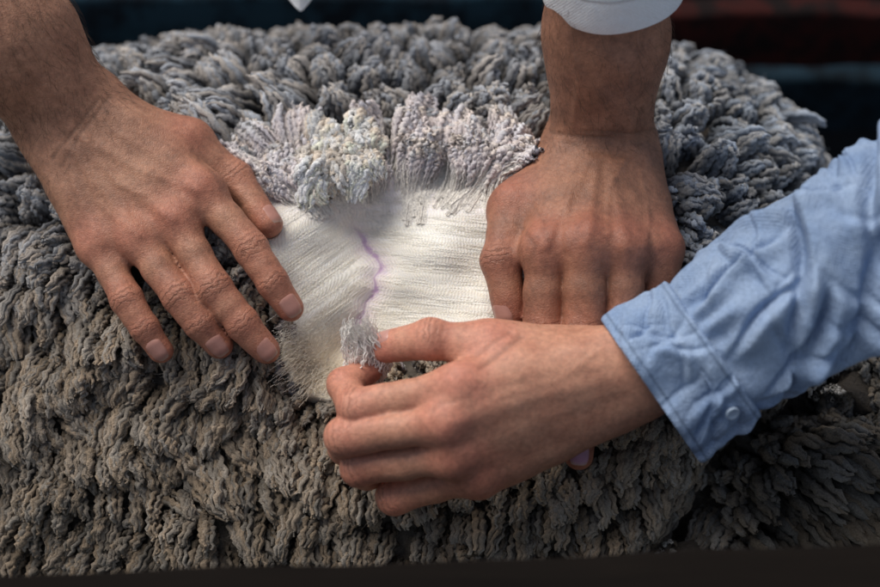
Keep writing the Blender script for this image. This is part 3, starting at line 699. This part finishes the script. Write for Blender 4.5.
f=ln2/.0058; phs=rng.uniform(0,6.28,NC)[ci_]+rng.normal(size=MC)*.5
arcs_=6.283*f[:,None]*t2[None]+phs[:,None]
SUB2=36
a=rng.uniform(0,6.28,(MC,SUB2)); q=np.sqrt(rng.uniform(.02,1,(MC,SUB2))); r_l=rng.uniform(.0062,.0084,MC)
env=(.85+.45*sstep(.25,.75,t2))*(1-.28*sstep(.82,1,t2)); envn=.04+.96*sstep(.16,.75,t2)
E2=P[:,None]+((np.cos(a)*q*r_l[:,None])[:,:,None]*env)[...,None]*sdv[:,None,None,:]+((np.sin(a)*q*r_l[:,None]*.65)[:,:,None]*env*envn)[...,None]*NVEC
ar_=arcs_[:,None,:]+rng.normal(size=(MC,SUB2,1))*.5
g2=.30+.70*sstep(.45,.85,t2)
E2=E2+(.0010*np.sin(ar_)*g2)[...,None]*sdv[:,None,None,:]+(.0009*np.cos(ar_)*g2*envn)[...,None]*NVEC+rng.normal(size=(MC,SUB2,K2,3))*(.00014*g2*envn+.0002*sstep(.75,1,t2))[None,None,:,None]
E2=E2+(rng.normal(size=(MC,SUB2,1,3))*.0012)*(sstep(.72,1,t2)**1.3)[None,None,:,None]
lf=rng.uniform(.84,1.03,(MC,SUB2,1,1)); E2=P[:,None,:1,:]+(E2-P[:,None,:1,:])*lf
RS2=(r_l*.098)[:,None,None]*rng.uniform(.6,1.3,(MC,SUB2,1))*((.50+1.65*sstep(.42,.85,t2))*(1-.40*sstep(.92,1,t2)))[None,None]*(1+.2*np.sin(ar_*2)*g2)
rn2=np.clip(np.broadcast_to(cr_[ci_][:,None,None],(MC,SUB2,K2))+rng.normal(size=(MC,SUB2,1))*.08,0,1); tv2=np.broadcast_to(t2[None,None],(MC,SUB2,K2))
wh0=rng.uniform(.90,1.25,MC); wh=np.broadcast_to(wh0[:,None,None],(MC,SUB2,K2)).reshape(-1,K2)
E2=E2.reshape(-1,K2,3); E2=collide(E2.reshape(-1,3),.0016,10).reshape(-1,K2,3)
tq=sstep(.35,.9,tv2.reshape(-1,K2))[...,None]; CT=1+np.array([.30,.26,.18])*tq
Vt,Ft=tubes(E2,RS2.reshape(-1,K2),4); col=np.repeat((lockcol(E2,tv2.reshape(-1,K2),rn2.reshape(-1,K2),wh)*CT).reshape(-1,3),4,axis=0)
fv.append(Vt); ff.append(Ft+off); fc.append(col); off+=len(Vt)
# locks falling forward over the white, left of the middle of the crown
MF=26
rx=rng.uniform(304,376,MF); ry=rng.uniform(118,178,MF)
r3=np.stack([L(a_,b_,-40)[:2] for a_,b_ in zip(rx,ry)]); z3=Smm(r3[:,0],r3[:,1])
root3=np.concatenate([r3,z3[:,None]+.008],1); nn3=np.tile(nrm(np.array([0,.35,.9])),(MF,1))
dr3=np.concatenate([np.stack([(342-rx)/70*.20+rng.normal(size=MF)*.30,-.80+rng.normal(size=MF)*.35],-1),np.zeros((MF,1))],1)
rnd3=rng.uniform(.55,1,MF)
E3,R3,T3,V3=locks(root3,nn3,dr3,rng.uniform(.028,.042,MF),rng.uniform(.0062,.0084,MF),np.full(MF,.58),rnd3,30,20,1.1,.215,.4,.06)
CT3=np.array([1.60,1.52,1.39])
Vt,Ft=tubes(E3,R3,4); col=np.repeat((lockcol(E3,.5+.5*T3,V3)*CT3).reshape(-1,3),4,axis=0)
fv.append(Vt); ff.append(Ft+off); fc.append(np.minimum(col,.9)); off+=len(Vt)
# fuzz of single fibres
def fuzz(E,RV,NFZ,i0min,bright,lmin,lmax):
    global off
    K_=E.shape[1]; pick=rng.choice(len(E),NFZ); KF=4; tf=np.linspace(0,1,KF)
    i0=rng.integers(i0min,K_-2,NFZ); base=E[pick,i0]; tan=nrm(E[pick,i0+1]-E[pick,i0]); dv=nrm(tan+rng.normal(size=(NFZ,3))*.7)
    lnf=rng.uniform(lmin,lmax,NFZ)
    PF=base[:,None,:]+dv[:,None,:]*(lnf[:,None]*tf[None])[...,None]+rng.normal(size=(NFZ,1,3))*.0012*(tf**2)[None,:,None]
    PF=collide(PF.reshape(-1,3),.0008,4).reshape(-1,KF,3)
    RF=np.broadcast_to((.00013*(1-.6*tf))[None],(NFZ,KF)).copy()
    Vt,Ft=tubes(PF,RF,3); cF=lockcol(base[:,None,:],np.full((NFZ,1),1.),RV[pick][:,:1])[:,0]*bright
    fv.append(Vt); ff.append(Ft+off); fc.append(np.repeat(cF,KF*3,axis=0)); off+=len(Vt)
fuzz(E,RV,38000,6,1.2,.003,.006)
fuzz(E2,rn2.reshape(-1,K2),6000,17,1.4,.003,.005)
fuzz(E3,V3,2500,8,1.6,.003,.005)
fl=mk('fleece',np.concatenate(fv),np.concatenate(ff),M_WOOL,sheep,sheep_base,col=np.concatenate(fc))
prop(fl,'dense crimped grey brown wool locks',kind='stuff')
# fine white fibres lying across the parting, crimped in step
NW=1600; pxw=rng.uniform(262,510,NW*3); pyw=rng.uniform(190,398,NW*3); kk=inpoly(pxw,pyw,WPOLY); pxw,pyw=pxw[kk][:NW],pyw[kk][:NW]; NW=len(pxw)
w0=np.stack([L(a_,b_,-10)[:2] for a_,b_ in zip(pxw,pyw)]); sd_,_,sg_=poly_d(w0[:,0],w0[:,1],SEAM)
dw=np.where((sg_>0)[:,None],np.array([[1,-.10]]),np.array([[-.80,-.60]]))+rng.normal(size=(NW,2))*.05
dw=nrm(dw); lw=rng.uniform(.006,.016,NW); KW=20; tw=np.linspace(0,1,KW)
xy=w0[:,None,:]+dw[:,None,:]*(lw[:,None]*tw[None])[...,None]
pp_=(xy*dw[:,None,:]).sum(-1)/.0020*6.283+1.2*snoise(w0,40,61,6)[:,None]+rng.normal(size=(NW,1))*.4
xy=xy+(.00022*np.sin(pp_))[...,None]*np.stack([-dw[:,1],dw[:,0]],-1)[:,None,:]
zz=Smm(xy[...,0],xy[...,1])-.0040+.00003+.0002*rng.uniform(0,1,(NW,1))**2+.00008*np.cos(pp_)
WF=np.concatenate([xy,zz[...,None]],-1)
NR=420; th_=rng.uniform(0,1,NR); rim=np.array([(362,362),(350,372),(334,380),(318,376),(306,370),(298,350),(296,325)],float)
ii_=np.clip((th_*6).astype(int),0,5); fr_=th_*6-ii_; rp_=rim[ii_]*(1-fr_)[:,None]+rim[ii_+1]*fr_[:,None]+rng.normal(size=(NR,2))*8
c0_=np.array([332,345.]); od=nrm(rp_-c0_); od=np.stack([od[:,0],-od[:,1]],-1)+rng.normal(size=(NR,2))*.8
w1=np.stack([L(a_,b_,0)[:2] for a_,b_ in rp_])-nrm(od)*.003; lr=rng.uniform(.005,.013,NR)
xy1=w1[:,None,:]+nrm(od)[:,None,:]*(lr[:,None]*tw[None])[...,None]+(.0006*np.sin(tw[None]*lr[:,None]/.0028*6.283+rng.uniform(0,6,(NR,1))))[...,None]
z1=Smm(xy1[...,0],xy1[...,1])-.002+.006*tw[None]*rng.uniform(.2,1.2,(NR,1))
WF=np.concatenate([WF,np.concatenate([xy1,z1[...,None]],-1)],0)
WF=collide(WF.reshape(-1,3),.0008).reshape(-1,KW,3)
wfv,wff=tubes(WF,np.full((len(WF),KW),.00014),3)
wpx,wpy=topx(wfv); yl_=sstep(312,365,wpy)[:,None]; gl_=sstep(210,175,wpy)[:,None]
wc_=np.array([.96,.93,.86])*(1-yl_)+np.array([.97,.87,.72])*yl_; wc_=wc_*(1-.4*gl_)+np.array([.62,.57,.66])*.4*gl_
wf=mk('wool_fibre',wfv,wff,M_TUFT,sheep,sheep_base,col=wc_); wf['kind']='stuff'
# the pinched staple: a small soft grey white lock drawn up out of the white wool
MS=5; rts=np.array([L(342+8*i,388,22) for i in range(MS)]); tps=np.array([L(350+6*i,322+6*((i*2)%3),41+3*(i%3)) for i in range(MS)])
K4=34; t4=np.linspace(0,1,K4); S4=110
P=rts[:,None,:]*(1-t4)[None,:,None]+tps[:,None,:]*t4[None,:,None]; P[...,0]+=.004*np.sin(t4*3.1)[None]+.0014*np.sin(t4[None]*9+rng.uniform(0,6,(MS,1)))
E4=P[:,None]+rng.normal(size=(MS,S4,1,3))*.0021*(.9+.3*t4-.4*sstep(.8,1,t4))[None,None,:,None]
ph4=rng.uniform(0,6.28,(MS,1,1))+rng.normal(size=(MS,S4,1))*1.3; fr4=rng.uniform(34,58,(MS,S4,1))
E4[...,0]+=.0005*np.sin(t4[None,None]*fr4+ph4); E4[...,1]+=.0003*np.cos(t4[None,None]*fr4+ph4)
E4=E4+rng.normal(size=(MS,S4,1,3))*.0016*(sstep(.65,1,t4)**2)[None,None,:,None]
lf=rng.uniform(.78,1.04,(MS,S4,1,1)); E4=P[:,None,:1]+(E4-P[:,None,:1])*lf
R4=np.full((MS*S4,K4),.00042)*(1-.6*sstep(.75,1,t4))[None]
Vt,Ft=tubes(E4.reshape(-1,K4,3),R4,4); tt=np.broadcast_to(t4[None],(MS*S4,K4))[...,None]
col=np.array([.95,.91,.84])*(1-sstep(.6,1.0,tt))+np.array([.84,.80,.75])*sstep(.6,1.0,tt)
st=mk('wool_staple',Vt,Ft,M_TUFT,sheep,sheep_base,col=np.repeat(col.reshape(-1,3),4,axis=0)); st['label']='tuft of wool pinched between thumb and forefinger'
print('fleece',time.time()-T0,off)
# ------------------------------------------------------------------ pen
def board(name,p,q,hgt,thk,mat,label,cat,group=None,seed=0):
    p=np.array(p);q=np.array(q); t_=nrm(q-p); up_=np.array([0,0,1.]); up_=nrm(up_-t_*(up_@t_)); sd_=np.cross(t_,up_)
    n_=90; a=np.linspace(0,1,n_)
    prof=[]; bv=.006
    for sx,sy,a0 in ((1,1,0),(-1,1,90),(-1,-1,180),(1,-1,270)):
        cx,cy=sx*(thk/2-bv),sy*(hgt/2-bv)
        for k_ in range(5): an=math.radians(a0+k_*22.5); prof.append((cx+bv*math.cos(an),cy+bv*math.sin(an)))
    prof=np.array(prof); o_=(p+q)/2
    V=[]; w=.003*(np.sin(a*19+seed)+.6*np.sin(a*47+seed*2))
    for i in range(n_):
        V.append(p+(q-p)*a[i]+prof[:,0:1]*sd_+(prof[:,1:2]*(1+w[i]/hgt))*up_)
    ends=[p-t_*.002+prof[:,0:1]*.001*sd_+prof[:,1:2]*.001*up_,q+t_*.002+prof[:,0:1]*.001*sd_+prof[:,1:2]*.001*up_]
    V=[ends[0]]+V+[ends[1]]
    o=mk(name,np.concatenate(V),gridfaces(len(V),len(prof),True),mat,None,o_,local=False,smooth=True)
    o.location=Vector(o_); return prop(o,label,cat,group)
M_FR=wood_mat('dark_timber',(.005,.004,.0035),(.010,.0075,.006)); M_RED=wood_mat('red_painted_timber',(.028,.008,.0075),(.042,.0115,.010),1,(.011,.008,.008))
M_TEAL=wood_mat('blue_painted_timber',(.013,.034,.050),(.022,.049,.072),1,(.010,.015,.021)); M_BLU2=wood_mat('dull_blue_timber',(.009,.020,.030),(.014,.029,.043),1,(.007,.011,.015)); M_DK=wood_mat('backdrop_shade_black',(.006,.008,.010),(.011,.013,.016))
def rp(px,py,n): return Wd(L(px,py,n))
board('pen_rail',rp(-420,668,150),rp(1250,608,150),.06,.045,M_FR,'dark brown timber rail along the bottom in front of the sheep','rail',seed=1)
yb=rp(440,25,-330)[1]+.10
def onplane(px,py,y):
    p0=Wd(np.array([0,0,D])); p1_=Wd(L(px,py,0)); d=p1_-p0; return p0+d*((y-p0[1])/d[1])
l0=onplane(-300,14,yb); l1=onplane(600,14,yb); r0_=onplane(605,32,yb); r1_=onplane(1300,32,yb)
l0[2]=l1[2]; r0_[2]=r1_[2]
board('pen_rail',l0,l1,.055,.03,M_TEAL,'dark teal painted rail behind the sheep at the top left','rail',seed=2)
board('pen_rail',r0_,r1_,.060,.03,M_RED,'dull red painted rail behind the sheep at the top right','rail',seed=3)
s0=onplane(640,98,yb+.06); s1=onplane(1300,98,yb+.06); s0[2]=s1[2]
board('pen_rail',s0,s1,.070,.03,M_BLU2,'dark blue painted lower rail behind the right end of the sheep','rail',seed=4)
wy=yb+.45
V=np.array([(-2.5,wy,0),(2.5,wy,0),(2.5,wy,1.05),(-2.5,wy,1.05),(-2.5,wy+.03,0),(2.5,wy+.03,0),(2.5,wy+.03,1.05),(-2.5,wy+.03,1.05)],float)
o=mk('backdrop_wall',V,[(0,1,2,3),(5,4,7,6),(3,2,6,7),(1,5,6,2),(4,0,3,7)],M_DK,local=False,smooth=False); prop(o,'added black backdrop wall standing in for the shade far behind the sheep','wall')  # added wall; its black keeps the background dark in place of shade
g_=40; o=mk('ground',np.array([(-g_,-g_,0),(g_,-g_,0),(g_,g_,0),(-g_,g_,0)],float),[(0,1,2,3)],earth_mat(),local=False,smooth=False); o['kind']='structure'
# ------------------------------------------------------------------ light & camera
w=bpy.data.worlds.new('World'); bpy.context.scene.world=w; w.use_nodes=True; nt=w.node_tree
sky=nt.nodes.new('ShaderNodeTexSky'); sky.sky_type='NISHITA'; sky.sun_disc=False; sky.sun_elevation=math.radians(61); sky.sun_rotation=math.radians(-54)
hs=nt.nodes.new('ShaderNodeHueSaturation'); hs.inputs['Saturation'].default_value=.6
bg=nt.nodes['Background']; nt.links.new(sky.outputs[0],hs.inputs['Color']); nt.links.new(hs.outputs[0],bg.inputs[0]); bg.inputs[1].default_value=.10
sl_=bpy.data.lights.new('sun','SUN'); sl_.energy=3.3; sl_.angle=math.radians(44); sl_.color=(1,.945,.87)
so_=bpy.data.objects.new('sun',sl_); C.objects.link(so_)
az=math.radians(-54); el=math.radians(61); sdir=Vector((math.sin(az)*math.cos(el),math.cos(az)*math.cos(el),math.sin(el)))
so_.rotation_euler=sdir.to_track_quat('Z','Y').to_euler(); so_.location=Vector(TG)+sdir*3
cam=bpy.data.cameras.new('camera'); cam.lens=50; cam.sensor_width=36; cam.clip_start=.02; cam.clip_end=200
co_=bpy.data.objects.new('camera',cam); C.objects.link(co_)
co_.location=Vector(Wd(np.array([0,0,D]))); co_.rotation_euler=(math.pi/2-TH,0,0)
cam.dof.use_dof=True; cam.dof.focus_distance=D-.012; cam.dof.aperture_fstop=3.6
sc=bpy.context.scene; sc.camera=co_
sc.view_settings.view_transform='Standard'; sc.view_settings.look='None'; sc.view_settings.exposure=0
print('done',time.time()-T0)
